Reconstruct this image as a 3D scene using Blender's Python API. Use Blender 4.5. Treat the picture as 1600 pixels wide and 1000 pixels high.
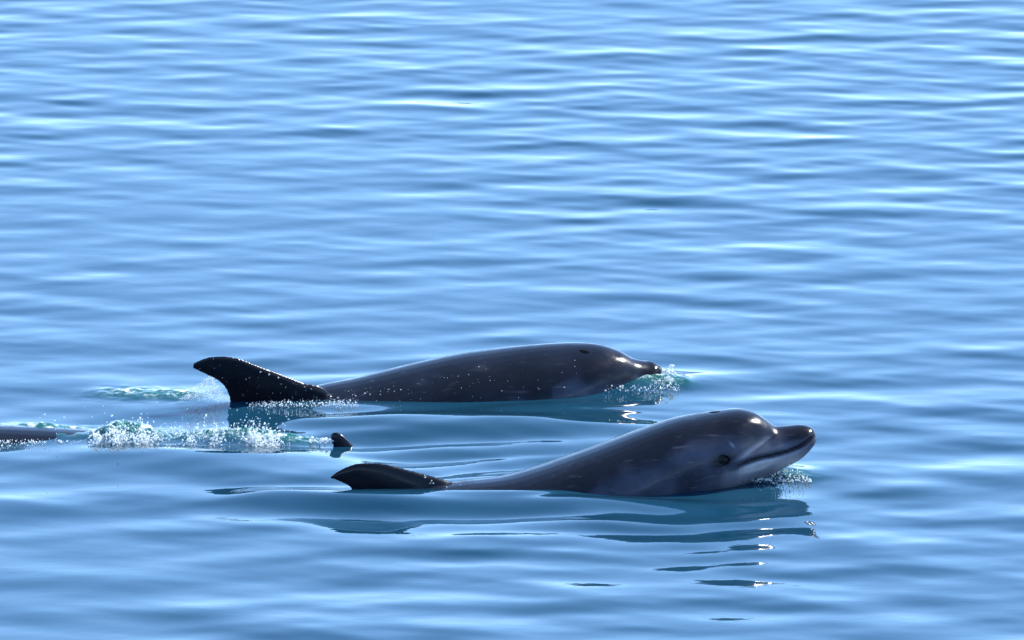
import bpy, bmesh, math, random
import numpy as np
from mathutils import Vector, Matrix, noise

for o in list(bpy.data.objects):
    bpy.data.objects.remove(o, do_unlink=True)
scene = bpy.context.scene
col = scene.collection
R = math.radians

# ------------------------------------------------------------------ camera
CAM_H = 8.0
FPX = 20000.0                     # focal length in pixels of a 1600 px wide frame
PITCH = R(10.702)
cd = bpy.data.cameras.new('camera')
cam = bpy.data.objects.new('camera', cd)
col.objects.link(cam)
cam.location = (0, 0, CAM_H)
cam.rotation_euler = (R(90) - PITCH, 0, 0)
cd.sensor_width = 36.0
cd.lens = 36.0 * FPX / 1600.0
cd.clip_end = 20000
cd.dof.use_dof = True
cd.dof.focus_distance = 41.0
cd.dof.aperture_fstop = 18.0
scene.camera = cam

# ------------------------------------------------------------------ sky, sun, exposure
SUN_EL, SUN_AZ = R(40), R(54)     # azimuth measured from +Y towards +X (behind the animals, to the right)
w = bpy.data.worlds.new('World')
scene.world = w
w.use_nodes = True
nt = w.node_tree
nt.nodes.clear()
sky = nt.nodes.new('ShaderNodeTexSky')
sky.sky_type = 'NISHITA'
sky.sun_disc = False
sky.sun_elevation = SUN_EL
sky.sun_rotation = SUN_AZ
sky.altitude = 0
sky.air_density = 0.55
sky.dust_density = 0.0
sky.ozone_density = 7.0
ga = nt.nodes.new('ShaderNodeGamma')
ga.inputs['Gamma'].default_value = 0.72
hs = nt.nodes.new('ShaderNodeHueSaturation')
hs.inputs['Saturation'].default_value = 1.09
hs.inputs['Hue'].default_value = 0.499
bg = nt.nodes.new('ShaderNodeBackground')
bg.inputs['Strength'].default_value = 0.15
wo = nt.nodes.new('ShaderNodeOutputWorld')
nt.links.new(sky.outputs[0], ga.inputs['Color'])
nt.links.new(ga.outputs[0], hs.inputs['Color'])
nt.links.new(hs.outputs[0], bg.inputs[0])
nt.links.new(bg.outputs[0], wo.inputs[0])

sd = bpy.data.lights.new('sun', 'SUN')
sun = bpy.data.objects.new('sun', sd)
col.objects.link(sun)
sd.energy = 2.3
sd.angle = R(0.5)
sd.color = (1.0, 0.97, 0.92)
sdir = Vector((math.sin(SUN_AZ) * math.cos(SUN_EL), math.cos(SUN_AZ) * math.cos(SUN_EL), math.sin(SUN_EL)))
sun.rotation_euler = sdir.to_track_quat('Z', 'Y').to_euler()
sun.location = sdir * 60

scene.view_settings.view_transform = 'Standard'
scene.view_settings.look = 'None'
scene.view_settings.gamma = 1.0
scene.view_settings.use_curve_mapping = False
scene.view_settings.exposure = 2.38
scene.render.engine = 'CYCLES'
scene.cycles.max_bounces = 6

# ------------------------------------------------------------------ helpers
rng = np.random.default_rng(11)
cp, sp = math.cos(PITCH), math.sin(PITCH)


def ray(px, py):
    x = (px - 800.0) / FPX
    v = (500.0 - py) / FPX
    return np.array([x, cp + v * sp, -sp + v * cp])


def on_water(px, py, z=0.0):
    d = ray(px, py)
    t = (z - CAM_H) / d[2]
    return np.array([d[0] * t, d[1] * t, z])


def on_plane(px, py, X0, Y0, s):
    """point on the vertical plane Y = Y0 + s (X - X0)"""
    d = ray(px, py)
    t = (Y0 - s * X0) / (d[1] - s * d[0])
    return np.array([d[0] * t, d[1] * t, CAM_H + d[2] * t])


def tag(o, label=None, cat=None, group=None, kind=None):
    if label: o['label'] = label
    if cat: o['category'] = cat
    if group: o['group'] = group
    if kind: o['kind'] = kind
    return o


def mesh_obj(name, verts, faces, mats, parent=None, smooth=True, midx=None):
    me = bpy.data.meshes.new(name)
    me.from_pydata([tuple(v) for v in verts], [], [tuple(f) for f in faces])
    for m in mats:
        me.materials.append(m)
    if midx is not None:
        me.polygons.foreach_set('material_index', np.asarray(midx, dtype=np.int32))
    if smooth:
        me.polygons.foreach_set('use_smooth', np.ones(len(me.polygons), dtype=bool))
    me.update()
    o = bpy.data.objects.new(name, me)
    col.objects.link(o)
    o.parent = parent
    return o


def new_mat(name):
    m = bpy.data.materials.new(name)
    m.use_nodes = True
    m.node_tree.nodes.clear()
    return m, m.node_tree.nodes, m.node_tree.links


# ------------------------------------------------------------------ materials
def water_material(name, body, body2, translucent=0.0, rough=0.035, bump=0.0):
    m, n, l = new_mat(name)
    out = n.new('ShaderNodeOutputMaterial')
    fr = n.new('ShaderNodeFresnel'); fr.inputs['IOR'].default_value = 1.333
    gl = n.new('ShaderNodeBsdfGlossy'); gl.inputs['Roughness'].default_value = rough
    df = n.new('ShaderNodeBsdfDiffuse')
    tc = n.new('ShaderNodeTexCoord')
    no = n.new('ShaderNodeTexNoise'); no.inputs['Scale'].default_value = 0.6
    no.inputs['Detail'].default_value = 3
    mx = n.new('ShaderNodeMix'); mx.data_type = 'RGBA'
    mx.inputs['A'].default_value = (*body, 1); mx.inputs['B'].default_value = (*body2, 1)
    l.new(tc.outputs['Object'], no.inputs['Vector'])
    l.new(no.outputs['Fac'], mx.inputs['Factor'])
    at = n.new('ShaderNodeAttribute'); at.attribute_name = 'churn'
    mg = n.new('ShaderNodeMix'); mg.data_type = 'RGBA'
    l.new(at.outputs['Fac'], mg.inputs['Factor']); l.new(mx.outputs['Result'], mg.inputs['A']); mg.inputs['B'].default_value = (0.006, 0.075, 0.055, 1)
    nf = n.new('ShaderNodeTexNoise'); nf.inputs['Scale'].default_value = 34.0; nf.inputs['Detail'].default_value = 6; nf.inputs['Roughness'].default_value = 0.7
    l.new(tc.outputs['Object'], nf.inputs['Vector'])
    rf = n.new('ShaderNodeMapRange'); rf.inputs['From Min'].default_value = 0.50; rf.inputs['From Max'].default_value = 0.62
    l.new(nf.outputs['Fac'], rf.inputs['Value'])
    c2 = n.new('ShaderNodeMath'); c2.operation = 'POWER'; l.new(at.outputs['Fac'], c2.inputs[0]); c2.inputs[1].default_value = 2.5
    mf = n.new('ShaderNodeMath'); mf.operation = 'MULTIPLY'; l.new(rf.outputs[0], mf.inputs[0]); l.new(c2.outputs[0], mf.inputs[1])
    mw = n.new('ShaderNodeMix'); mw.data_type = 'RGBA'
    l.new(mf.outputs[0], mw.inputs['Factor']); l.new(mg.outputs['Result'], mw.inputs['A']); mw.inputs['B'].default_value = (0.6, 0.66, 0.66, 1)
    l.new(mw.outputs['Result'], df.inputs['Color'])
    base = df
    if translucent > 0:
        tr = n.new('ShaderNodeBsdfTranslucent')
        l.new(mx.outputs['Result'], tr.inputs['Color'])
        ms = n.new('ShaderNodeMixShader'); ms.inputs[0].default_value = translucent
        l.new(df.outputs[0], ms.inputs[1]); l.new(tr.outputs[0], ms.inputs[2])
        base = ms
    if bump > 0:
        mp = n.new('ShaderNodeMapping'); mp.inputs['Scale'].default_value = (0.7, 1.0, 1.0)
        b1 = n.new('ShaderNodeTexNoise'); b1.inputs['Scale'].default_value = 9.0
        b1.inputs['Detail'].default_value = 3.0
        bp = n.new('ShaderNodeBump'); bp.inputs['Strength'].default_value = 1.0
        bp.inputs['Distance'].default_value = bump
        l.new(tc.outputs['Object'], mp.inputs['Vector'])
        l.new(mp.outputs[0], b1.inputs['Vector'])
        l.new(b1.outputs['Fac'], bp.inputs['Height'])
        for q in (fr, gl):
            l.new(bp.outputs[0], q.inputs['Normal'])
    mm = n.new('ShaderNodeMixShader')
    l.new(fr.outputs[0], mm.inputs[0]); l.new(base.outputs[0], mm.inputs[1]); l.new(gl.outputs[0], mm.inputs[2])
    l.new(mm.outputs[0], out.inputs['Surface'])
    return m


M_SEA = water_material('sea_water', (0.005, 0.034, 0.066), (0.006, 0.037, 0.060), bump=0.0009)


def foam_material():
    m, n, l = new_mat('white_foam')
    out = n.new('ShaderNodeOutputMaterial')
    df = n.new('ShaderNodeBsdfDiffuse'); df.inputs['Color'].default_value = (0.85, 0.88, 0.9, 1)
    tr = n.new('ShaderNodeBsdfTranslucent'); tr.inputs['Color'].default_value = (0.85, 0.9, 0.9, 1)
    gl = n.new('ShaderNodeBsdfGlossy'); gl.inputs['Roughness'].default_value = 0.12
    a = n.new('ShaderNodeMixShader'); a.inputs[0].default_value = 0.65
    b = n.new('ShaderNodeMixShader'); b.inputs[0].default_value = 0.15
    l.new(df.outputs[0], a.inputs[1]); l.new(tr.outputs[0], a.inputs[2])
    l.new(a.outputs[0], b.inputs[1]); l.new(gl.outputs[0], b.inputs[2])
    l.new(b.outputs[0], out.inputs['Surface'])
    return m


def drop_material():
    m, n, l = new_mat('water_drops')
    out = n.new('ShaderNodeOutputMaterial')
    p = n.new('ShaderNodeBsdfPrincipled')
    p.inputs['Base Color'].default_value = (0.85, 0.9, 0.95, 1)
    p.inputs['Roughness'].default_value = 0.08
    p.inputs['IOR'].default_value = 1.33
    p.inputs['Transmission Weight'].default_value = 0.7
    l.new(p.outputs[0], out.inputs['Surface'])
    return m


M_FOAM = foam_material()
M_DROP = drop_material()


def skin_material(name, spots=()):
    """wet dolphin skin: dark cape on the back, paler flank and belly, faint scratches; spots = (u, w, z, r) in object space"""
    m, n, l = new_mat(name)
    out = n.new('ShaderNodeOutputMaterial')
    p = n.new('ShaderNodeBsdfPrincipled')
    tc = n.new('ShaderNodeTexCoord')
    at = n.new('ShaderNodeAttribute'); at.attribute_name = 'tone'
    n1 = n.new('ShaderNodeTexNoise'); n1.inputs['Scale'].default_value = 7.0; n1.inputs['Detail'].default_value = 5
    l.new(tc.outputs['Object'], n1.inputs['Vector'])
    ad = n.new('ShaderNodeMath'); ad.operation = 'MULTIPLY_ADD'
    l.new(n1.outputs['Fac'], ad.inputs[0]); ad.inputs[1].default_value = 0.7
    sub = n.new('ShaderNodeMath'); sub.operation = 'SUBTRACT'
    l.new(at.outputs['Fac'], sub.inputs[0]); sub.inputs[1].default_value = 0.35
    l.new(sub.outputs[0], ad.inputs[2])
    cr = n.new('ShaderNodeValToRGB')
    e = cr.color_ramp.elements
    e[0].position = 0.05; e[0].color = (0.006, 0.006, 0.009, 1)
    e[1].position = 1.0; e[1].color = (0.34, 0.34, 0.36, 1)
    for pos, c in ((0.28, (0.009, 0.010, 0.016)), (0.5, (0.042, 0.047, 0.070)), (0.75, (0.14, 0.15, 0.185))):
        q = cr.color_ramp.elements.new(pos); q.color = (*c, 1)
    l.new(ad.outputs[0], cr.inputs['Fac'])
    colr = cr.outputs['Color']
    # scratches: thin stretched noise
    mp = n.new('ShaderNodeMapping'); mp.inputs['Scale'].default_value = (9, 30, 60); mp.inputs['Rotation'].default_value = (0, 0.6, 0)
    l.new(tc.outputs['Object'], mp.inputs['Vector'])
    n2 = n.new('ShaderNodeTexNoise'); n2.inputs['Scale'].default_value = 1.0; n2.inputs['Detail'].default_value = 2
    l.new(mp.outputs[0], n2.inputs['Vector'])
    rr = n.new('ShaderNodeValToRGB'); rr.color_ramp.elements[0].position = 0.62; rr.color_ramp.elements[1].position = 0.74
    l.new(n2.outputs['Fac'], rr.inputs['Fac'])
    mul = n.new('ShaderNodeMath'); mul.operation = 'MULTIPLY'; mul.inputs[1].default_value = 0.4
    l.new(rr.outputs['Color'], mul.inputs[0])
    mul2 = n.new('ShaderNodeMath'); mul2.operation = 'MULTIPLY'
    l.new(mul.outputs[0], mul2.inputs[0]); l.new(at.outputs['Fac'], mul2.inputs[1])
    mx = n.new('ShaderNodeMix'); mx.data_type = 'RGBA'
    l.new(mul2.outputs[0], mx.inputs['Factor']); l.new(colr, mx.inputs['A']); mx.inputs['B'].default_value = (0.2, 0.2, 0.23, 1)
    colr = mx.outputs['Result']
    mpb = n.new('ShaderNodeMapping'); mpb.inputs['Scale'].default_value = (16, 40, 150); mpb.inputs['Rotation'].default_value = (0.2, -0.5, 0.3)
    l.new(tc.outputs['Object'], mpb.inputs['Vector'])
    n5 = n.new('ShaderNodeTexNoise'); n5.inputs['Scale'].default_value = 1.0; n5.inputs['Detail'].default_value = 1
    l.new(mpb.outputs[0], n5.inputs['Vector'])
    rb = n.new('ShaderNodeValToRGB'); rb.color_ramp.elements[0].position = 0.73; rb.color_ramp.elements[1].position = 0.83
    l.new(n5.outputs['Fac'], rb.inputs['Fac'])
    mb = n.new('ShaderNodeMath'); mb.operation = 'MULTIPLY'; l.new(rb.outputs['Color'], mb.inputs[0]); l.new(at.outputs['Fac'], mb.inputs[1])
    mc = n.new('ShaderNodeMix'); mc.data_type = 'RGBA'
    l.new(mb.outputs[0], mc.inputs['Factor']); l.new(colr, mc.inputs['A']); mc.inputs['B'].default_value = (0.16, 0.165, 0.2, 1)
    colr = mc.outputs['Result']
    for (u, ww, z, r) in spots:
        ds = n.new('ShaderNodeVectorMath'); ds.operation = 'DISTANCE'
        l.new(tc.outputs['Object'], ds.inputs[0]); ds.inputs[1].default_value = (u, ww, z)
        mr = n.new('ShaderNodeMapRange'); mr.inputs['From Min'].default_value = r * 0.45; mr.inputs['From Max'].default_value = r
        mr.inputs['To Min'].default_value = 0.75; mr.inputs['To Max'].default_value = 0.0
        l.new(ds.outputs['Value'], mr.inputs['Value'])
        m2 = n.new('ShaderNodeMix'); m2.data_type = 'RGBA'
        l.new(mr.outputs[0], m2.inputs['Factor']); l.new(colr, m2.inputs['A']); m2.inputs['B'].default_value = (0.012, 0.012, 0.016, 1)
        colr = m2.outputs['Result']
    l.new(colr, p.inputs['Base Color'])
    rg = n.new('ShaderNodeMapRange'); rg.inputs['From Min'].default_value = 0.3; rg.inputs['From Max'].default_value = 0.7
    rg.inputs['To Min'].default_value = 0.11; rg.inputs['To Max'].default_value = 0.30
    n4 = n.new('ShaderNodeTexNoise'); n4.inputs['Scale'].default_value = 18.0; n4.inputs['Detail'].default_value = 4
    l.new(tc.outputs['Object'], n4.inputs['Vector']); l.new(n4.outputs['Fac'], rg.inputs['Value'])
    l.new(rg.outputs[0], p.inputs['Roughness'])
    p.inputs['IOR'].default_value = 1.36
    p.inputs['Specular IOR Level'].default_value = 0.26
    bp = n.new('ShaderNodeBump'); bp.inputs['Strength'].default_value = 0.04; bp.inputs['Distance'].default_value = 0.004
    n3 = n.new('ShaderNodeTexNoise'); n3.inputs['Scale'].default_value = 45.0; n3.inputs['Detail'].default_value = 4
    l.new(tc.outputs['Object'], n3.inputs['Vector'])
    l.new(n3.outputs['Fac'], bp.inputs['Height'])
    l.new(bp.outputs[0], p.inputs['Normal'])
    l.new(p.outputs[0], out.inputs['Surface'])
    return m


def eye_material():
    m, n, l = new_mat('eye_black')
    out = n.new('ShaderNodeOutputMaterial')
    p = n.new('ShaderNodeBsdfPrincipled')
    p.inputs['Base Color'].default_value = (0.005, 0.005, 0.006, 1)
    p.inputs['Roughness'].default_value = 0.4
    p.inputs['Specular IOR Level'].default_value = 0.15
    l.new(p.outputs[0], out.inputs['Surface'])
    return m


M_EYE = eye_material()
M_HOLE = M_EYE.copy()
M_HOLE.name = 'blowhole_dark'
M_HOLE.node_tree.nodes['Principled BSDF'].inputs['Specular IOR Level'].default_value = 0.0

# ------------------------------------------------------------------ the sea
def seg_dist(X, Y, a, b):
    ax, ay = a; bx, by = b
    dx, dy = bx - ax, by - ay
    t = np.clip(((X - ax) * dx + (Y - ay) * dy) / (dx * dx + dy * dy), 0, 1)
    return np.hypot(X - ax - t * dx, Y - ay - t * dy), t


WAVES = []
for i in range(170):
    lam = math.exp(rng.uniform(math.log(0.085), math.log(2.4)))
    th = rng.normal(0.08, 0.40 if lam > 0.45 else 0.58)
    # slope density peaked around 0.6 m
    s = math.exp(-0.5 * ((math.log(lam / 0.40)) / 0.72) ** 2)
    WAVES.append((lam, th, s * rng.uniform(0.5, 1.3), rng.uniform(0, 2 * math.pi)))
norm = math.sqrt(sum(s * s / 2 for _, _, s, _ in WAVES))
SLOPE = 0.035
LEAN = 3.9      # the breeze leans the ripples towards the viewer: short steep fronts, long gentle backs
CHOP = 0.8      # crests sharper than troughs
WAVES = [(lam, th, s / norm * SLOPE * lam / (2 * math.pi), ph) for lam, th, s, ph in WAVES]

BODY_F = (tuple(on_water(560, 768)[:2]), tuple(on_water(1235, 746)[:2]))
BODY_R = (tuple(on_water(330, 630)[:2]), tuple(on_water(1010, 602)[:2]))
Y_NEAR = on_water(800, 715)[1]


def gauss(X, Y, px, py, sx, sy):
    c = on_water(px, py)
    return np.exp(-(((X - c[0]) / sx) ** 2 + ((Y - c[1]) / sy) ** 2))


# (from pixel, to pixel, height, half width, seed)
CHURN = [((20, 676), (190, 680), 0.024, 0.10, 2.0), ((190, 684), (420, 688), 0.036, 0.085, 5.0), ((420, 690), (478, 692), 0.012, 0.06, 6.0),
         ((190, 616), (280, 620), 0.016, 0.10, 9.0), ((920, 602), (1055, 605), 0.022, 0.06, 11.0), ((1150, 748), (1250, 746), 0.018, 0.05, 14.0)]


def sea_height(X, Y, spacing=None):
    H = np.zeros_like(X); DX = np.zeros_like(X); DY = np.zeros_like(X)
    dF, tF = seg_dist(X, Y, *BODY_F)
    dR, tR = seg_dist(X, Y, *BODY_R)
    calm = 1.0 - 0.1 * np.exp(-(dF / 0.5) ** 2) - 0.30 * np.exp(-(dR / 0.5) ** 2)
    calm = np.clip(calm, 0.3, 1)
    # patchiness of the ripples
    patch = 0.92 + 0.30 * np.sin(X * 0.9 + 0.4 * Y + 1.0) * np.sin(Y * 0.55 - 0.5 * X + 2.0) + 0.22 * np.sin(X * 2.1 - 0.7 * Y) * np.sin(1.3 * Y + 0.8 * X + 0.5)
    # near the dolphins the short ripples are smoothed out by their wake
    near = 1 / (1 + np.exp((Y - Y_NEAR) / 0.35))
    far = np.clip((Y - Y_NEAR) / 7.0, 0, 1)
    for lam, th, a, ph in WAVES:
        kx, ky = math.sin(th) * 2 * math.pi / lam, math.cos(th) * 2 * math.pi / lam
        amp = a
        if spacing is not None:
            amp = a * np.clip((lam / spacing - 2.5) / 2.5, 0, 1)
        f = patch * calm * (1 + 0.38 * near)
        if lam < 0.34:
            f = f * (1 - 0.3 * near) * (0.85 + 0.4 * far)
        elif lam > 0.8:
            f = f * (1 + 0.35 * near)
        if lam > 0.5:
            f = f * (1 - 0.45 * far)
        arg = kx * X + ky * Y + ph
        af = amp * f
        ca = af * np.cos(arg)
        H += af * np.sin(arg)
        DX += CHOP * math.sin(th) * ca
        DY += CHOP * math.cos(th) * ca
    DY -= LEAN * 0.016 * np.tanh(H / 0.016)
    # wake wavelets spreading from both bodies
    for d, t, A, lamw, L, ph in ((dF, tF, 0.0060, 0.25, 0.8, 0.3), (dR, tR, 0.004, 0.28, 0.6, 1.1)):
        H += A * np.sin(2 * math.pi * d / lamw - 2.0 * t + ph + 1.3 * np.sin(3.1 * X + 1.7 * Y) + 0.8 * np.sin(7.3 * X - 2.9 * Y)) * np.exp(-d / L) * np.clip(d / 0.2, 0, 1) * np.clip((1 - t) * 5, 0, 1) * np.clip(t * 6, 0, 1)
    # broad swell humps pushed up by the animals
    H += 0.035 * gauss(X, Y, 330, 722, 0.50, 0.22)
    H += 0.030 * gauss(X, Y, 760, 668, 0.45, 0.20)
    H += 0.010 * gauss(X, Y, 420, 634, 0.30, 0.12)
    H += 0.036 * gauss(X, Y, 985, 598, 0.24, 0.14)
    H += 0.025 * gauss(X, Y, 1190, 740, 0.16, 0.10)
    # low swell crest running along the near side of the nearer dolphin
    ca_, cb_ = on_water(430, 782), on_water(1130, 792)
    dl, tl = seg_dist(X, Y, tuple(ca_[:2]), tuple(cb_[:2]))
    H += 0.027 * np.exp(-(dl / 0.15) ** 2) * np.clip((1 - tl) * 3, 0, 1)
    # churned, aerated water: raised and greener where the animals break the surface
    churn = np.zeros_like(X)
    for (pa, pb, hh, wid, seed) in CHURN:
        a_, b_ = on_water(*pa), on_water(*pb)
        dl, tl = seg_dist(X, Y, tuple(a_[:2]), tuple(b_[:2]))
        m = dl < wid * 3
        env = np.exp(-(dl[m] / wid) ** 2)
        nz = np.array([noise.noise((x * 5, y * 5, seed)) + 0.7 * noise.noise((x * 15, y * 13, seed + 3)) + 0.45 * noise.noise((x * 34, y * 30, seed + 5)) for x, y in zip(X[m], Y[m])])
        H[m] += hh * env * np.clip(0.75 + 0.8 * nz, 0.05, 2)
        churn[m] = np.maximum(churn[m], env ** 1.5 * np.clip(0.95 + 0.6 * nz, 0, 1))
    return H, DX, DY, churn


def axis(lo, hi, step, outer, grow):
    c = list(np.arange(lo, hi + 1e-6, step))
    up, s = [], step
    v = c[-1]
    while v < outer[1]:
        s *= grow; v += s; up.append(v)
    dn, s = [], step
    v = c[0]
    while v > outer[0]:
        s *= grow; v -= s; dn.append(v)
    return np.array(dn[::-1] + c + up)


xs = axis(-2.4, 2.4, 0.0105, (-9000, 9000), 1.14)
y0 = np.arange(36.5, 42.5, 0.013)
y1 = np.arange(42.5, 51.0, 0.0165)
ys = np.concatenate([axis(36.5, 36.5, 0.013, (-9000, 36.5), 1.14)[:-1], y0, y1, axis(51.0, 51.0, 0.0165, (51.0, 15000), 1.14)])
GX, GY = np.meshgrid(xs, ys)
spx = np.gradient(xs)[None, :] * np.ones_like(GX)
spy = np.gradient(ys)[:, None] * np.ones_like(GX)
GZ, DX, DY, CH = sea_height(GX, GY, np.maximum(spx, spy))
GX = GX + DX; GY = GY + DY
ny, nx = GX.shape
V = np.stack([GX, GY, GZ], -1).reshape(-1, 3).astype(np.float32)
idx = np.arange(ny * nx).reshape(ny, nx)
F = np.stack([idx[:-1, :-1], idx[:-1, 1:], idx[1:, 1:], idx[1:, :-1]], -1).reshape(-1, 4).astype(np.int32)
me = bpy.data.meshes.new('sea')
me.vertices.add(len(V)); me.vertices.foreach_set('co', V.ravel())
me.loops.add(F.size); me.loops.foreach_set('vertex_index', F.ravel())
me.polygons.add(len(F))
me.polygons.foreach_set('loop_start', np.arange(0, F.size, 4, dtype=np.int32))
me.polygons.foreach_set('use_smooth', np.ones(len(F), dtype=bool))
me.update(calc_edges=True)
me.validate()
me.attributes.new('churn', 'FLOAT', 'POINT').data.foreach_set('value', CH.astype(np.float32).ravel())
me.materials.append(M_SEA)
sea = bpy.data.objects.new('sea', me)
col.objects.link(sea)
tag(sea, 'rippled light blue sea surface around the dolphins', kind='structure')


# ------------------------------------------------------------------ dolphins
def catmull(P, n):
    """resample rows of P with a centripetal-ish Catmull-Rom, n samples per span"""
    P = np.asarray(P, float)
    Q = np.vstack([2 * P[0] - P[1], P, 2 * P[-1] - P[-2]])
    res = []
    for i in range(1, len(Q) - 2):
        for k in range(n):
            t = k / n
            a, b, c, d = Q[i - 1], Q[i], Q[i + 1], Q[i + 2]
            res.append(0.5 * (2 * b + (c - a) * t + (2 * a - 5 * b + 4 * c - d) * t * t + (3 * b - a - 3 * c + d) * t ** 3))
    res.append(P[-1])
    return np.array(res)


def loft_body(st, n=5, seg=40):
    """st rows: uT zT uB zB w"""
    S = catmull(st, n)
    verts, faces = [], []
    for (uT, zT, uB, zB, hw) in S:
        cu, cz = (uT + uB) / 2, (zT + zB) / 2
        du, dz = (uT - uB) / 2, (zT - zB) / 2
        hw = max(hw, 0.003)
        for k in range(seg):
            a = 2 * math.pi * k / seg
            ca, sa = math.cos(a), math.sin(a)
            sx = math.copysign(abs(sa) ** 0.92, sa)
            verts.append((cu + du * ca, hw * sx, cz + dz * ca))
    m = len(S)
    for i in range(m - 1):
        for k in range(seg):
            k2 = (k + 1) % seg
            faces.append((i * seg + k, i * seg + k2, (i + 1) * seg + k2, (i + 1) * seg + k))
    c0 = len(verts)
    verts.append(tuple(np.mean(np.array(verts[:seg]), 0)))
    verts.append(tuple(np.mean(np.array(verts[(m - 1) * seg:m * seg]), 0)))
    for k in range(seg):
        k2 = (k + 1) % seg
        faces.append((c0, k2, k))
        faces.append((c0 + 1, (m - 1) * seg + k, (m - 1) * seg + k2))
    return verts, faces


def fin_solid(lead, trail, t0, t1, frame):
    """lead and trail: equal lists of 2D points from base to tip; thickness t0 at base to t1 at tip; frame maps (a, b, h) to 3D"""
    L = catmull(lead, 6); T = catmull(trail, 6)
    m = len(L); prof = 12
    verts, faces = [], []
    for i in range(m):
        f = i / (m - 1)
        th = t0 + (t1 - t0) * f
        for k in range(prof):
            ang = 2 * math.pi * k / prof
            c = 0.5 - 0.5 * math.cos(ang)             # 0 lead .. 1 trail
            ttk = th * math.sin(ang) * (1.15 - 0.75 * c)
            p = L[i] * (1 - c) + T[i] * c
            verts.append(frame(p[0], p[1], ttk))
    for i in range(m - 1):
        for k in range(prof):
            k2 = (k + 1) % prof
            faces.append((i * prof + k, i * prof + k2, (i + 1) * prof + k2, (i + 1) * prof + k))
    faces.append(tuple(range(prof))[::-1])
    faces.append(tuple((m - 1) * prof + k for k in range(prof)))
    return verts, faces


def merge(parts):
    V_, F_ = [], []
    for v, f in parts:
        b = len(V_)
        V_ += list(v)
        F_ += [tuple(i + b for i in q) for q in f]
    return V_, F_


def remeshed(verts, faces, voxel, smooth_it):
    me = bpy.data.meshes.new('raw')
    me.from_pydata([tuple(map(float, v)) for v in verts], [], faces)
    bm = bmesh.new(); bm.from_mesh(me)
    bmesh.ops.recalc_face_normals(bm, faces=bm.faces)
    bm.to_mesh(me); bm.free()
    o = bpy.data.objects.new('raw', me)
    col.objects.link(o)
    md = o.modifiers.new('r', 'REMESH'); md.mode = 'VOXEL'; md.voxel_size = voxel; md.use_smooth_shade = True
    ms = o.modifiers.new('s', 'LAPLACIANSMOOTH') if False else o.modifiers.new('s', 'SMOOTH')
    ms.factor = 0.5; ms.iterations = smooth_it
    dg = bpy.context.evaluated_depsgraph_get()
    out = bpy.data.meshes.new_from_object(o.evaluated_get(dg))
    bpy.data.objects.remove(o, do_unlink=True)
    out.polygons.foreach_set('use_smooth', np.ones(len(out.polygons), dtype=bool))
    return out


def pl_dist(U, Z, line):
    best = np.full(U.shape, 1e9); par = np.zeros_like(U)
    line = catmull(line, 6)
    n = len(line) - 1
    for i in range(n):
        a, b = line[i], line[i + 1]
        d = b - a
        t = np.clip(((U - a[0]) * d[0] + (Z - a[1]) * d[1]) / (d @ d), 0, 1)
        q = np.hypot(U - a[0] - t * d[0], Z - a[1] - t * d[1])
        better = q < best
        best = np.where(better, q, best); par = np.where(better, (i + t) / n, par)
    return best, par


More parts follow.
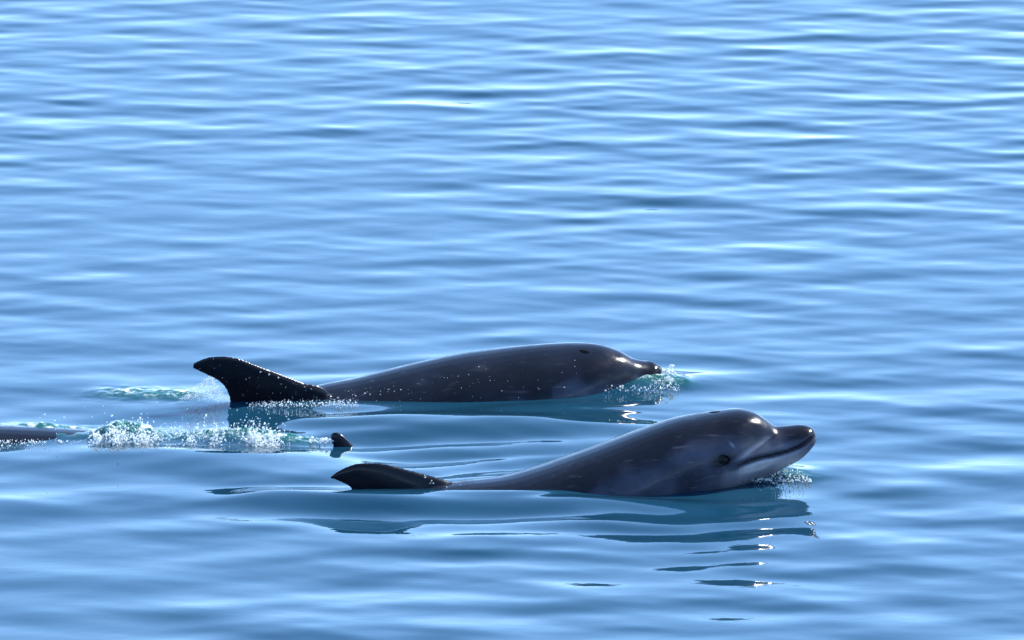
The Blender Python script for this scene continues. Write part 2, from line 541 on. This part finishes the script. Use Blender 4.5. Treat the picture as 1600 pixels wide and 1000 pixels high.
def sculpt_head(me, mouth, stations, lift=0.0, marks=()):
    """mouth groove, lip swelling and skin tones, written on vertices (skin pattern: dark cape, pale lower side and jaw)"""
    n = len(me.vertices)
    co = np.empty(n * 3, np.float32); me.vertices.foreach_get('co', co); co = co.reshape(-1, 3).astype(float)
    no = np.empty(n * 3, np.float32); me.vertices.foreach_get('normal', no); no = no.reshape(-1, 3).astype(float)
    d, par = pl_dist(co[:, 0], co[:, 2], mouth)
    side = np.clip(np.abs(no[:, 1]) * 2.2, 0, 1)
    head = np.clip((co[:, 0] - mouth[-1][0] + 0.06) / 0.07, 0, 1)
    g = np.exp(-(d / 0.0048) ** 2) * head
    lip = np.exp(-((d - 0.014) / 0.010) ** 2) * head
    taper = np.clip((1 - par) * 6, 0, 1) * np.clip(par * 8 + 0.15, 0, 1)
    co2 = co + no * ((-0.009 * g + 0.003 * lip) * taper)[:, None]
    me.vertices.foreach_set('co', co2.astype(np.float32).ravel())
    # tone along the section: 1 at belly, 0 at the back
    S = catmull(stations, 5)
    order = np.argsort(S[:, 0] + S[:, 2])
    mu = ((S[:, 0] + S[:, 2]) / 2)[order]; mz = ((S[:, 1] + S[:, 3]) / 2)[order]; hh = (np.abs(S[:, 1] - S[:, 3]) / 2)[order]
    zc = np.interp(co[:, 0], mu, mz); h = np.interp(co[:, 0], mu, hh)
    rel = (zc - co[:, 2]) / np.maximum(h, 0.01)         # -1 back, +1 belly
    fwd = np.clip((co[:, 0] - (mouth[-1][0] - 0.75)) / 0.7, 0, 1)      # flank pales towards the head
    tone = 0.14 + (0.20 + 0.12 * fwd) * np.clip((rel + 0.80) / 0.45, 0, 1) + 0.10 * np.clip((rel - 0.4) / 0.6, 0, 1)
    tone = tone + lift * np.clip((rel + 1.02) / 0.3, 0, 1)
    # pale lower jaw and a pale stripe above the mouth corner
    L = catmull(mouth, 6)
    below = np.interp(co[:, 0], L[::-1, 0], L[::-1, 1]) - co[:, 2]
    jaw = head * np.clip(below / 0.012, 0, 1) * np.clip(1 - (below - 0.06) / 0.05, 0, 1)
    tone = tone + 0.28 * jaw * np.clip((L[0, 0] - co[:, 0]) / 0.06, 0.0, 1)
    tone = tone - (tone - 0.06) * np.clip(1.3 * g * taper, 0, 1)
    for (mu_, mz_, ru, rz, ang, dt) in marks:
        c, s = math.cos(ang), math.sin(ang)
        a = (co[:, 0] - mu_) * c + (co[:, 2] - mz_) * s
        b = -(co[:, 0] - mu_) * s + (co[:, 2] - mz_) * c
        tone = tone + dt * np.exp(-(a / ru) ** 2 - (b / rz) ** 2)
    att = me.attributes.new('tone', 'FLOAT', 'POINT')
    att.data.foreach_set('value', np.clip(tone, 0.03, 1).astype(np.float32))
    me.update()
    return co2


def eye_mesh(name, mat, parent, pos, r):
    """almond-shaped eye with a raised lid rim, looking along -w or +w"""
    verts, faces = [], []
    seg, rings = 20, 7
    for i in range(rings):
        f = i / (rings - 1)
        rad = r * math.sin(f * math.pi / 2)
        h = 0.55 * r * math.cos(f * math.pi / 2)
        for k in range(seg):
            a = 2 * math.pi * k / seg
            verts.append((rad * 1.35 * math.cos(a), -h, rad * 0.85 * math.sin(a) * (1 - 0.15 * math.cos(a))))
    for i in range(rings - 1):
        for k in range(seg):
            k2 = (k + 1) % seg
            faces.append((i * seg + k, i * seg + k2, (i + 1) * seg + k2, (i + 1) * seg + k))
    faces.append(tuple(range(seg)))
    o = mesh_obj(name, verts, faces, [mat], parent)
    o.location = pos[:3]
    if pos[3] > 0:
        o.rotation_euler = (0, 0, math.pi)
    return o


def lid_mesh(parent, r, mat):
    verts, faces = [], []
    seg, tube = 24, 6
    for k in range(seg):
        a = 2 * math.pi * k / seg
        for j in range(tube):
            b = 2 * math.pi * j / tube
            q = r * (1.0 + 0.16 * math.cos(b))
            verts.append((q * 1.4 * math.cos(a), -0.10 * r - 0.16 * r * math.sin(b), q * 0.92 * math.sin(a)))
    for k in range(seg):
        for j in range(tube):
            k2, j2 = (k + 1) % seg, (j + 1) % tube
            faces.append((k * tube + j, k2 * tube + j, k2 * tube + j2, k * tube + j2))
    o = mesh_obj('eyelid', verts, faces, [mat], parent)
    return o


def blowhole(parent, pos, normal, mat, r=0.017):
    """crescent shaped opening, slightly sunk plug on the top of the head"""
    verts, faces = [], []
    seg = 22
    for ring, (q, h) in enumerate(((1.0, -0.003), (0.8, 0.0004), (0.45, 0.0006), (0.0, 0.0004))):
        for k in range(seg):
            a = 2 * math.pi * k / seg
            bend = 0.25 * math.cos(a) ** 2
            verts.append((r * q * (0.62 * math.sin(a) - bend * 0.6), r * q * 1.25 * math.cos(a), h))
    for i in range(3):
        for k in range(seg):
            k2 = (k + 1) % seg
            faces.append((i * seg + k, i * seg + k2, (i + 1) * seg + k2, (i + 1) * seg + k))
    o = mesh_obj('blowhole', verts, faces, [mat], parent)
    o.location = pos
    o.rotation_euler = Vector(normal).to_track_quat('Z', 'Y').to_euler()
    return o


def closest_surface(me, u, z, sidew):
    """flank point of the mesh nearest to (u, z) on the side of sign sidew"""
    n = len(me.vertices)
    co = np.empty(n * 3, np.float32); me.vertices.foreach_get('co', co); co = co.reshape(-1, 3)
    d = np.hypot(co[:, 0] - u, co[:, 2] - z) + (co[:, 1] * sidew < 0) * 10
    k = np.argsort(d)[:6]
    k = k[np.argmax(np.abs(co[k, 1]))]
    return co[k]


def build_dolphin(stations, fin_lead, fin_trail, mouth, eye_uz, skin, voxel, smooth_it, base, yaw, marks=(), roll=0.0, blow=None, lift=0.0, fin_t=0.030):
    st = np.array(stations, float)
    parts = [loft_body(st)]
    parts.append(fin_solid(fin_lead, fin_trail, fin_t, 0.006, lambda a, b, h: (a, h, b)))
    # flippers, swept back and down, under water
    iF = np.argmin(np.abs(st[:, 0] - (eye_uz[0] - 0.28)))
    pu, pz, pw = (st[iF, 0] + st[iF, 2]) / 2, st[iF, 1] * 0.3 + st[iF, 3] * 0.7, st[iF, 4]
    for s in (-1, 1):
        parts.append(fin_solid([(0.07, 0.0), (0.03, 0.10), (-0.06, 0.22), (-0.16, 0.32)], [(-0.09, 0.0), (-0.09, 0.10), (-0.13, 0.20), (-0.18, 0.31)], 0.028, 0.007,
                               lambda a, b, h, s=s: (pu + a, s * (pw * 0.72 + b * 0.75), pz - b * 0.6 + h)))
    # tail flukes
    tu, tz = (st[-1, 0] + st[-1, 2]) / 2, (st[-1, 1] + st[-1, 3]) / 2
    sl = (st[-3, 1] - st[-1, 1]) / (st[-3, 0] - st[-1, 0])
    for s in (-1, 1):
        parts.append(fin_solid([(0.10, 0.0), (0.05, 0.10), (-0.05, 0.20), (-0.15, 0.29)], [(-0.06, 0.0), (-0.09, 0.08), (-0.12, 0.18), (-0.17, 0.28)], 0.026, 0.006,
                               lambda a, b, h, s=s: (tu + a, s * b, tz + a * sl + h)))
    v, f = merge(parts)
    me = remeshed(v, f, voxel, smooth_it)
    me.name = 'dolphin_body'
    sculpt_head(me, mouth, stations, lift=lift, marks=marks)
    me.materials.clear(); me.materials.append(skin)
    root = bpy.data.objects.new('dolphin', None)
    col.objects.link(root)
    root.location = base
    root.rotation_euler = (roll, 0, yaw)
    body = bpy.data.objects.new('body', me)
    col.objects.link(body); body.parent = root
    for s in (-1, 1):
        p = closest_surface(me, eye_uz[0], eye_uz[1], s)
        e = eye_mesh('eye', M_EYE, root, (p[0], p[1] - s * 0.004, p[2], s), 0.015)
        lid_mesh(e, 0.016, M_HOLE)
    if blow is not None:
        n = len(me.vertices)
        co = np.empty(n * 3, np.float32); me.vertices.foreach_get('co', co); co = co.reshape(-1, 3)
        k = np.argmax(co[:, 2] - 1e3 * (np.abs(co[:, 0] - blow) > 0.006) - 1e3 * (np.abs(co[:, 1]) > 0.01))
        blowhole(root, (co[k, 0], 0, co[k, 2]), me.vertices[int(k)].normal, M_HOLE)
    return root, body


class Frame:
    """local side-view frame of one animal: u along the body, z up, placed on a vertical plane turned by yaw"""
    def __init__(s, px, py, slope):
        b = on_water(px, py)
        s.base = b; s.slope = slope; s.yaw = math.atan(slope)
        s.k = math.sqrt(1 + slope * slope)

    def uz(s, px, py):
        p = on_plane(px, py, s.base[0], s.base[1], s.slope)
        return ((p[0] - s.base[0]) * s.k, p[2] - s.base[2])

    def rows(s, rows, pxm):
        out = []
        for (a, b, c, d, hw) in rows:
            out.append((*s.uz(a, b), *s.uz(c, d), hw / pxm))
        return out


# --- nearer dolphin
fF = Frame(640, 768, 0.19)
ROWS_F = [(1274, 674, 1274, 691, 10), (1267, 667, 1265, 703, 19), (1253, 663.5, 1250, 717, 26), (1236, 664.5, 1230, 728, 30),
          (1221, 666, 1209, 738, 33), (1211, 665.5, 1190, 746, 38), (1203, 660, 1178, 752, 41), (1194, 653, 1163, 758, 47),
          (1178, 643.5, 1142, 766, 57), (1154, 639, 1112, 776, 70), (1120, 643, 1078, 788, 76), (1088, 648, 1045, 798, 83),
          (1055, 655, 1005, 818, 90), (1000, 674, 940, 850, 99), (900, 711, 842, 902, 107), (800, 743, 748, 936, 107),
          (722, 753, 677, 955, 102), (620, 771, 590, 960, 92), (500, 806, 485, 950, 72), (380, 835, 372, 938, 48),
          (285, 856, 280, 922, 27), (205, 872, 203, 915, 15), (165, 882, 165, 906, 10)]
st = fF.rows(ROWS_F, 497)
mouthF = [fF.uz(*p) for p in ((1270, 676), (1258, 685), (1236, 696), (1205, 704), (1170, 709), (1148, 714), (1139, 720))]
lead = [fF.uz(*p) for p in ((745, 800), (712, 757), (672, 742.5), (640, 734), (600, 724), (562, 723), (535, 732), (515, 745))]
trail = [fF.uz(*p) for p in ((565, 830), (566, 800), (563, 784), (556, 772), (546, 762), (534, 755), (522, 750.5), (512, 747.5))]
eyeF = fF.uz(1117, 706)
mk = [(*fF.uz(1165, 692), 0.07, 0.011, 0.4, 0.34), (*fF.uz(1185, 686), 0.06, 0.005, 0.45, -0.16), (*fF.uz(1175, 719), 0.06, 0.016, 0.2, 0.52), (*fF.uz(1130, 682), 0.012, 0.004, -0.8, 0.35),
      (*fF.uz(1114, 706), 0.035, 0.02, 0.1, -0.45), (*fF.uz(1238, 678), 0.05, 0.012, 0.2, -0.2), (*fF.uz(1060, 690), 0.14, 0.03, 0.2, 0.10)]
skin_near = skin_material('dolphin_skin_near')
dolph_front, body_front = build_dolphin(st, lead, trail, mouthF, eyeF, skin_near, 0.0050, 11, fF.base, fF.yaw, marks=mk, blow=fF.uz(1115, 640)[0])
tag(dolph_front, 'nearest dolphin, head raised clear of the water, smiling mouth line and eye visible', 'dolphin', 'dolphins')

# --- farther dolphin
fR = Frame(440, 628, 0.27)
ROWS_R = [(1031, 570, 1031, 580, 5), (1026, 566.5, 1024, 592, 15), (1013, 564, 1006, 608, 23), (1001, 562, 988, 620, 28),
          (992, 559.5, 972, 628, 32), (984, 556, 961, 634, 36), (976, 551, 948, 634, 38), (961, 544, 930, 641, 46),
          (936, 538, 905, 650, 56), (905, 539, 870, 662, 68), (870, 543, 835, 675, 76), (830, 549, 790, 692, 84),
          (780, 558, 740, 712, 92), (720, 569, 685, 738, 97), (650, 587, 615, 764, 98), (580, 606, 550, 785, 95),
          (515, 619, 490, 800, 91), (430, 640, 412, 808, 82), (330, 660, 320, 795, 62), (230, 680, 225, 772, 40),
          (150, 695, 150, 755, 21), (90, 708, 90, 740, 12)]
stR = fR.rows(ROWS_R, 455)
mouthR = [fR.uz(*p) for p in ((1027, 568), (1016, 575), (1000, 585), (970, 592), (935, 597), (915, 602), (908, 608))]
leadR = [fR.uz(*p) for p in ((540, 650), (508, 607), (470, 594.5), (437, 581), (400, 566.5), (360, 551), (322, 549), (294, 559))]
trailR = [fR.uz(*p) for p in ((362, 690), (361, 655), (358, 628), (353, 613), (343, 598), (328, 587), (312, 579), (292.5, 569))]
leadR = [(a, b * 1.08) for a, b in leadR]; trailR = [(a, b * 1.08) for a, b in trailR]
eyeR = fR.uz(893, 602)
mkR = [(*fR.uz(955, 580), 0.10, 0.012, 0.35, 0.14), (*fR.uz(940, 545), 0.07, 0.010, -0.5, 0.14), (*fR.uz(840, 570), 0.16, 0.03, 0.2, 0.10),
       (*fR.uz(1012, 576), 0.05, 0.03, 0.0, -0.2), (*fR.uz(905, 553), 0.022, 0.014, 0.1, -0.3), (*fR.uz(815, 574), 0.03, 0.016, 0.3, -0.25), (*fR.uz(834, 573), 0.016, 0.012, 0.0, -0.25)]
skin_far = skin_material('dolphin_skin_far')
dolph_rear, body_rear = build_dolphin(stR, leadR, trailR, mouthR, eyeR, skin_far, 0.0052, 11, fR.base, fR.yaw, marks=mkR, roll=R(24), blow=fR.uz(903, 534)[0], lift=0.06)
tag(dolph_rear, 'farther dolphin with tall curved dorsal fin and beak touching white splash', 'dolphin', 'dolphins')

# --- two more animals that hardly break the surface (metres, level pose, fin tip at u = 0)
G = [(1.42, 0.02, 1.42, -0.00, .01), (1.40, 0.03, 1.395, -0.03, .03), (1.36, 0.035, 1.345, -0.055, .05), (1.31, 0.035, 1.285, -0.08, .062),
     (1.285, 0.06, 1.25, -0.10, .085), (1.25, 0.09, 1.21, -0.12, .105), (1.19, 0.11, 1.14, -0.14, .13), (1.10, 0.12, 1.04, -0.17, .155),
     (0.95, 0.135, 0.92, -0.21, .185), (0.70, 0.15, 0.68, -0.25, .215), (0.40, 0.155, 0.39, -0.26, .22), (0.12, 0.145, 0.12, -0.235, .20),
     (-0.2, 0.115, -0.19, -0.17, .16), (-0.5, 0.07, -0.49, -0.11, .11), (-0.75, 0.035, -0.75, -0.065, .06), (-0.95, 0.01, -0.95, -0.035, .03), (-1.05, 0.0, -1.05, -0.02, .02)]
gl_lead = [(0.30, 0.08), (0.22, 0.155), (0.155, 0.215), (0.10, 0.275), (0.065, 0.315), (0.035, 0.345), (0.012, 0.354), (-0.006, 0.346)]
gl_trail = [(0.02, 0.05), (0.03, 0.13), (0.035, 0.18), (0.028, 0.235), (0.015, 0.28), (0.004, 0.305), (-0.003, 0.322), (-0.006, 0.338)]
g_mouth = [(1.405, 0.018), (1.38, 0.0), (1.33, -0.015), (1.27, -0.022), (1.21, -0.026), (1.18, -0.03), (1.165, -0.036)]
skin_dark = skin_material('dolphin_skin_dark')
pT = on_water(512, 693)
dolph_fin, body_fin = build_dolphin(G, gl_lead, gl_trail, g_mouth, (1.14, -0.02), skin_dark, 0.0065, 7, (0, 0, 0), 0.12, blow=1.12, lift=-0.12, fin_t=0.030)
dolph_fin.location = (pT[0] + 0.012, pT[1], -0.315)
tag(dolph_fin, 'submerged dolphin showing only a small dark fin tip above the water', 'dolphin', 'dolphins')


def copy_tree(o, parent=None):
    c = o.copy()
    col.objects.link(c)
    c.parent = parent
    for ch in o.children:
        copy_tree(ch, c)
    return c


dolph_edge = copy_tree(dolph_fin)
pE = on_water(52, 693)
dolph_edge.location = (pE[0] - 0.35, pE[1] + 0.10, -0.100)
dolph_edge.rotation_euler = (0, R(4.0), 0.03)
tag(dolph_edge, 'dolphin at the left edge, only its dark wet back showing behind foam', 'dolphin', 'dolphins')

# ------------------------------------------------------------------ splashes and spray
bm = bmesh.new(); bmesh.ops.create_icosphere(bm, subdivisions=1, radius=1.0)
ICO_V = np.array([v.co[:] for v in bm.verts]); ICO_F = np.array([[v.index for v in f.verts] for f in bm.faces]); bm.free()



def drops(P, r, stretch=0.4, fine=False, streak=1.0):
    """lumpy droplets of radius r at points P; streak > 1 draws each one out along its own flight direction"""
    VV, FF = [], []
    b = 0
    for p, rr in zip(P, r):
        sc = rr * (1 + stretch * rng.uniform(-1, 1, 3))
        v = ICO_V * sc * (1 + 0.18 * rng.normal(size=(len(ICO_V), 1)))
        if streak > 1:
            d = np.array([rng.normal() * 0.7, rng.normal() * 0.4, 1.0]); d /= np.linalg.norm(d)
            k = 1 + (streak - 1) * rng.uniform() ** 2
            v = v + np.outer(v @ d, d) * (k - 1)
        VV.append(v + p); FF.append(ICO_F + b); b += len(ICO_V)
    return (np.vstack(VV), np.vstack(FF)) if VV else (np.zeros((0, 3)), np.zeros((0, 3), int))


def combine(name, sets, mats, label, parent=None, kind='stuff', cat=None):
    VV, FF, MI = [], [], []
    b = 0
    for (v, f, mi) in sets:
        VV += [tuple(q) for q in v]
        FF += [tuple(int(i) + b for i in q) for q in f]
        MI += [mi] * len(f)
        b += len(v)
    o = mesh_obj(name, VV, FF, mats, parent, True, MI)
    tag(o, label, cat, None, kind)
    return o


def cloud(px0, px1, pyc, n, hfun, rmin, rmax, ydep, pw=2.2):
    P, rr = [], []
    for _ in range(n):
        f = rng.uniform()
        c = on_water(px0 + (px1 - px0) * f, pyc)
        z = 0.8 * hfun(f) * rng.uniform() ** 1.7
        P.append((c[0], c[1] + rng.normal() * ydep, z + 0.002))
        rr.append(rmin + (rmax - rmin) * rng.uniform() ** pw)
    return np.array(P), np.array(rr)


def hump(*peaks):
    return lambda f: sum(h * math.exp(-((f - c) / w_) ** 2) for c, w_, h in peaks)


# long splash left of centre
sets = []
P, r_ = cloud(130, 455, 690, 2000, hump((0.2, 0.12, 0.085), (0.45, 0.16, 0.055), (0.82, 0.12, 0.085), (0.62, 0.1, 0.05)), 0.0005, 0.0026, 0.05, 2.4)
sets.append((*drops(P, r_, streak=3.0), 1))
for (c0, zz, nn, s0) in ((178, 0.055, 60, 0.018), (190, 0.035, 60, 0.016), (222, 0.035, 60, 0.016), (235, 0.025, 50, 0.02), (150, 0.03, 40, 0.012), (395, 0.045, 60, 0.014), (404, 0.03, 60, 0.012), (425, 0.02, 50, 0.014), (340, 0.03, 30, 0.012), (300, 0.02, 25, 0.012)):
    c = on_water(c0, 693)
    P = np.array([[c[0] + rng.normal() * s0, c[1] - 0.05 + rng.normal() * 0.03, max(0.003, zz * 0.65 + rng.normal() * 0.014)] for _ in range(nn * 4)])
    sets.append((*drops(P, 0.0007 + 0.0024 * rng.uniform(size=nn * 4) ** 1.8, streak=3.0), 1))
P, r_ = cloud(-10, 170, 695, 260, lambda f: 0.018, 0.0007, 0.003, 0.02); sets.append((*drops(P, r_, streak=2.0), 1))
P, r_ = cloud(480, 520, 692, 40, lambda f: 0.012, 0.002, 0.006, 0.02); sets.append((*drops(P, r_), 1))
P, r_ = cloud(60, 460, 690, 160, lambda f: 0.12, 0.0015, 0.004, 0.10); sets.append((*drops(P, r_), 2))
combine('splash', sets, [M_DROP, M_FOAM, M_DROP], 'long line of white splash left of the small fin tip')

# splash around the farther dolphin's beak
sets = []
P, r_ = cloud(905, 1062, 609, 1300, hump((0.35, 0.3, 0.03), (0.85, 0.14, 0.05)), 0.0006, 0.0028, 0.035); sets.append((*drops(P, r_), 1))
c = on_plane(1045, 585, fR.base[0], fR.base[1], fR.slope)
P = np.array([c + rng.normal(size=3) * (0.014, 0.014, 0.012) for _ in range(70)]); sets.append((*drops(P, rng.uniform(0.002, 0.006, 70)), 1))
combine('splash', sets, [M_DROP, M_FOAM, M_DROP], 'small white splash at the beak of the farther dolphin')

# splash under the nearer dolphin's chin
sets = []
P, r_ = cloud(1150, 1268, 752, 700, hump((0.72, 0.17, 0.055), (0.35, 0.3, 0.026)), 0.0006, 0.0026, 0.02); sets.append((*drops(P, r_), 1))
combine('splash', sets, [M_DROP, M_FOAM, M_DROP], "small white splash under the nearer dolphin's chin")

# foam line along the base of the farther fin
sets = []
P, r_ = cloud(390, 560, 634, 600, lambda f: 0.012 + 0.012 * f, 0.0006, 0.0022, 0.02); sets.append((*drops(P - np.array([0, 0.05, -0.009]), r_), 1))
combine('foam', sets, [M_DROP, M_FOAM], "thin foam line along the base of the farther dolphin's fin")

# fine spray falling off the farther fin
P, rr = [], []
A_ = np.array(on_plane(330, 585, fR.base[0], fR.base[1], fR.slope)); B_ = np.array(on_plane(278, 625, fR.base[0], fR.base[1], fR.slope)); C_ = np.array(on_plane(357, 625, fR.base[0], fR.base[1], fR.slope))
for _ in range(1500):
    a, b = rng.uniform(size=2)
    if a + b > 1: a, b = 1 - a, 1 - b
    p = A_ + a * (B_ - A_) + b * (C_ - A_)
    p = p + np.array([0, rng.normal() * 0.02, 0.0])
    P.append(p); rr.append(0.0005 + 0.0010 * rng.uniform() ** 2)
combine('spray', [(*drops(P, rr), 0)], [M_FOAM], "fine veil of spray trailing behind the farther dolphin's fin")

def skin_drops(body, root, n, test, rmin, rmax, label):
    me = body.data
    nn = len(me.vertices)
    co = np.empty(nn * 3, np.float32); me.vertices.foreach_get('co', co); co = co.reshape(-1, 3)
    ok = np.array([test(*q) for q in co])
    ids = np.nonzero(ok)[0]
    ids = rng.choice(ids, size=min(n, len(ids)), replace=False)
    o = combine('water_droplets', [(*drops(co[ids], rmin + (rmax - rmin) * rng.uniform(size=len(ids)) ** 3), 0)], [M_FOAM], None, root)
    return o


x1, z1 = fR.uz(760, 560)
skin_drops(body_rear, dolph_rear, 300, lambda u, w_, z: w_ < 0.02 and z > -0.02 and u < x1 and rng.uniform() < (0.25 + 0.75 * math.exp(-((u - fR.uz(500, 600)[0]) / 0.25) ** 2)), 0.0007, 0.0028, None)
skin_drops(body_rear, dolph_rear, 50, lambda u, w_, z: w_ < -0.02 and z > 0.0 and u < fR.uz(930, 560)[0], 0.0006, 0.0018, None)
u0, u1 = fF.uz(660, 760)[0], fF.uz(725, 760)[0]
skin_drops(body_front, dolph_front, 22, lambda u, w_, z: w_ < 0.02 and z > 0.0 and u0 < u < u1, 0.0015, 0.004, None)
